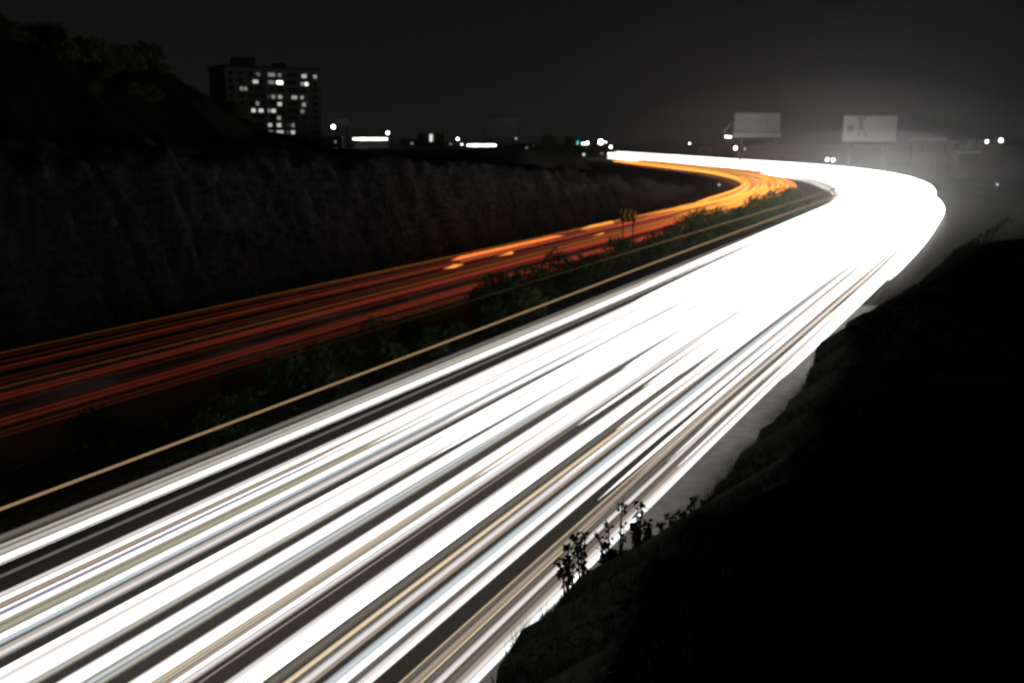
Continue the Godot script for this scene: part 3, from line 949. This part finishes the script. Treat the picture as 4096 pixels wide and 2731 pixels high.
func build_skyline() -> void:
	var r := RandomNumberGenerator.new()
	r.seed = 91
	lit_canopy("long low building with a row of bright white panels, right of the apartment block", Vector3(-69.8, 10.5, -420), Vector3(-54.5, 10.1, -420), 7.0, 5, 5.0)
	lit_canopy("low building with an unbroken bright white band, left of the trees", Vector3(-21.3, 7.6, -450), Vector3(-7.4, 7.4, -450), 5.2, 5, 6.0)
	var far := "lamps along the skyline"
	for q in [["big bright street lamp next to the apartment block", -74.4, 15.2, -400.0, 6.8, 1.5, 14.0, 14.0], ["bright street lamp above the right end of the long lit building", -54.4, 12.9, -420.0, 6.8, 1.2, 14.0, 10.0], ["street lamp above the smaller lights left of the white band", -25.5, 10.4, -450.0, 5.5, 1.1, 12.0, 8.0],
			["low lamp at the left end of the smaller lights", -28.8, 8.0, -450.0, 5.5, 0.7, 7.0, 2.0], ["low lamp just left of the white band", -23.6, 7.9, -450.0, 5.5, 0.9, 4.0, 2.0], ["small lamp below the dark trees", 11.3, 7.1, -480.0, 3.5, 0.7, 8.0, 2.0], ["dim lamp above the right end of the white band", 1.9, 10.7, -470.0, 6.0, 0.9, 0.5, 1.0],
			["largest, star bright lamp above the far tip of the road", 48.2, 9.0, -520.0, 1.0, 2.6, 16.0, 30.0], ["small lamp touching the star bright lamp", 50.9, 8.9, -520.0, 1.0, 0.8, 6.0, 2.0], ["bright lamp right of and below the star bright lamp", 51.6, 6.5, -500.0, 0.4, 1.3, 10.0, 6.0], ["small lamp left of the far tip of the road", 24.8, 4.8, -330.0, 2.0, 0.6, 2.0, 1.0],
			["lone lamp above the far straight", 89.0, 8.3, -480.0, -0.2, 0.8, 9.0, 3.0], ["bright lamp on a bracket below the left billboard", 84.1, 6.8, -360.0, -0.2, 1.15, 14.0, 12.0], ["dim lamp right of the bracket lamp", 87.7, 6.6, -360.0, -0.2, 0.7, 0.9, 1.0], ["left lamp of the pair at the right edge", 163.6, 9.2, -330.0, 0.0, 0.9, 9.0, 5.0], ["right and brighter lamp of the pair at the right edge", 168.4, 9.6, -330.0, 0.0, 1.2, 14.0, 12.0],
			["tiny dim lamp alone on the dark right hillside", 71.6, 3.0, -140.0, 1.4, 0.22, 2.0, 0.3], ["small pale lamp at the inside of the bend", 41.5, 0.75, -190.0, 0.1, 0.3, 1.5, 0.4]]:
		street_lamp(q[0], Vector3(q[1], q[2], q[3]), q[4], q[5], q[6], q[7], far)
	# twin lamps
	for q in [["twin headed lamp post standing on the outer edge of the far bend", Vector3(82.6, 4.6, -250), Vector3(84.1, 4.5, -250), 0.0, 0.75, 14.0], ["twin lamps under a curl of dim lights, left of the left billboard", Vector3(84.8, 11.1, -380), Vector3(86.5, 10.9, -380), -0.2, 0.8, 12.0]]:
		var a: Vector3 = q[1]
		var b: Vector3 = q[2]
		var t := thing("twin_lamp_post", q[0], "street lamp", Vector3((a.x + b.x) / 2.0, q[3] - 0.3, a.z))
		var h: float = a.y - q[3] + 0.3
		put("pole", pole(0.14, 0.1, h + 1.2), mats.steel, t, Vector3(0, (h + 1.2) / 2.0, -0.5))
		put("crossbar", box(2.0, 0.12, 0.12), mats.steel, t, Vector3(0, h + 0.5, -0.4))
		for x in [-0.75, 0.8]:
			put("lamp_head", bulb(q[4] * 0.5), glow(Color(1, 0.99, 0.97), q[5]), t, Vector3(x, h if x < 0 else h - 0.1, 0))
			omni(Vector3(x, h, q[4] * 0.5 + 0.3), 8.0, 0.3, t)
	# curl of dim lights
	var st := SurfaceTool.new()
	st.begin(Mesh.PRIMITIVE_TRIANGLES)
	var last := Vector3(-0.6, 0.2, 0)
	for k in 14:
		var w := k / 13.0
		var p := Vector3(-1.0 + 2.2 * w * w + 0.25 * sin(w * 9.0), 4.4 * w, 0)
		limb(st, last, p, 0.16, 0.16, 6)
		last = p
	st.generate_normals()
	var curl := put("light_string_curl", st.commit(), glow(Color(1, 1, 1), 0.14), self, Vector3(85.0, 11.6, -380.2))
	meta(curl, "curled dim string of lights above the twin lamps", "light string")
	# coloured shop lights
	var shop := hut("shop", "small shop with teal and white sign lights, left of the star bright lamp", "shop", Vector3(37.0, 1.2, -501.0), 9.0, 6.2, 6.0)
	put("teal_light", bulb(0.4), glow(Color(0.2, 0.9, 1.0), 2.0), shop, Vector3(-2.6, 8.0, 0.6))
	put("green_light", bulb(0.4), glow(Color(0.6, 1.0, 0.75), 1.2), shop, Vector3(-2.8, 6.9, 0.6))
	put("sign_light", box(3.4, 0.9, 0.2), glow(Color(0.85, 1.0, 1.0), 7.0), shop, Vector3(1.2, 6.95, 0.5))
	put("sign_light", box(1.2, 0.9, 0.2), glow(Color(0.95, 1.0, 1.0), 7.0), shop, Vector3(2.4, 7.6, 0.5))
	omni(Vector3(1.2, 7.0, 1.6), 8.0, 0.3, shop, Color(0.9, 1, 1))
	# lit doorway building
	var door := hut("house", "small dark house with one tall lit doorway, midway along the skyline", "house", Vector3(-36.3, 6.4, -430.5), 12.0, 6.4, 7.0)
	put("lit_door", box(1.3, 3.2, 0.2), glow(Color(1, 1, 0.98), 0.9), door, Vector3(0, 4.4, 0.2))
	omni(Vector3(0, 4.4, 1.4), 2.0, 0.3, door)
	# low houses
	for q in [["low house left of the long lit building, its windows dark", -77.5, 6.6, -410.0, 9.0, 4.6], ["low house between the lit building and the house with the doorway", -46.0, 6.4, -425.0, 8.0, 3.6], ["flat roofed house just left of the dark trees", 5.0, 4.2, -440.0, 9.0, 4.0], ["low dark house under the star bright lamp", 44.0, 0.8, -490.0, 10.0, 4.5]]:
		var o := hut("house", q[0], "house", Vector3(q[1], q[2], q[3]), q[4], q[5], 6.0)
		put("lit_pane", box(1.0, 0.9, 0.14), glow(Color(1, 0.95, 0.9), 0.25), o, Vector3(q[4] * 0.2, q[5] * 0.55, 0.1))
	# trees on the skyline
	for q in [[9.3, 4.6, -380.0, 4.6, 3.0, "low dark tree at the left end of the skyline trees"], [14.5, 4.0, -380.0, 8.6, 3.2, "tall dark tree in the middle of the skyline trees"], [18.4, 3.2, -382.0, 6.2, 3.4, "broad dark tree right of the tallest skyline tree"], [22.8, 2.5, -380.0, 9.6, 2.2, "narrow pointed tree at the right end of the skyline trees"], [27.0, 1.8, -384.0, 6.4, 3.4, "low dark tree beside the shop lights"],
			[-33.0, 6.4, -424.0, 4.6, 2.6, "dark tree right of the lit doorway"], [-29.5, 6.0, -430.0, 4.2, 2.8, "dark tree left of the smaller lights"]]:
		tree(q[5], Vector3(q[0], q[1] - 1.0, q[2]), q[3], q[4], 400 + int(q[0]), "trees on the skyline")
	# billboards
	billboard("billboard with a pale lower strip, left of the two big ones by the bend", Vector3(76.2, 0, -330), 19.0, 10.7, Vector3(92.7, 0, -332), -0.2, printed(0, 0.05), true)
	billboard("brightest billboard with a dark leaping figure, right of the two big ones", Vector3(82.6, 0, -240), 15.6, 9.1, Vector3(96.3, 0, -240), -0.2, printed(1, 0.1), false)
	billboard("faint distant billboard above the white lit band", Vector3(-14.3, 0, -480), 21.3, 10.7, Vector3(3.5, 0, -480), 5.0, printed(2, 0.015), false)
	billboard("small dim billboard beside the lamp next to the apartment block", Vector3(-81.1, 0, -440), 19.9, 16.0, Vector3(-74.3, 0, -440), 6.5, printed(2, 0.1), false)
	# sheds at the right
	var shed := thing("long_shed", "long pale roofed shed right of the brightest billboard", "shed", Vector3(135.0, 0.0, -309.0), deg_to_rad(-26.0))
	put("roof", box(10.8, 0.9, 10.0), mats.sign_grey, shed, Vector3(-0.7, 9.9, -5.0))
	put("roof", box(7.0, 0.8, 10.0), mats.plaster, shed, Vector3(8.3, 10.1, -5.0))
	for k in 6: put("post", box(0.3, 9.2, 0.3), mats.steel, shed, Vector3(-5.5 + 3.3 * k, 4.6, -0.3))
	var kiosk := hut("kiosk", "low pale roofed kiosk below and right of the long shed", "kiosk", Vector3(119.5, 0, -250), 5.0, 6.6, 4.0)
	put("awning", box(5.4, 0.5, 1.2), mats.sign_grey, kiosk, Vector3(0, 6.4, 0.6))
	var lodge := hut("house", "house whose pale wall is lit between the pair of lamps at the right edge", "house", Vector3(166.5, 0, -334.0), 9.0, 9.5, 6.0)
	put("chimney", box(0.8, 2.0, 0.8), mats.plaster, lodge, Vector3(3.0, 10.4, -3.0))
	# gantry over the far straight
	var gy := thing("road_gantry", "pale gate shaped gantry frame beside the far straight", "gantry", Vector3(91.0, -0.2, -450.0))
	for x in [-2.6, 2.6]: put("post", box(0.4, 6.2, 0.4), mats.sign_grey, gy, Vector3(x, 3.1, 0))
	put("beam", box(6.0, 0.5, 0.5), mats.sign_grey, gy, Vector3(0, 6.4, 0))
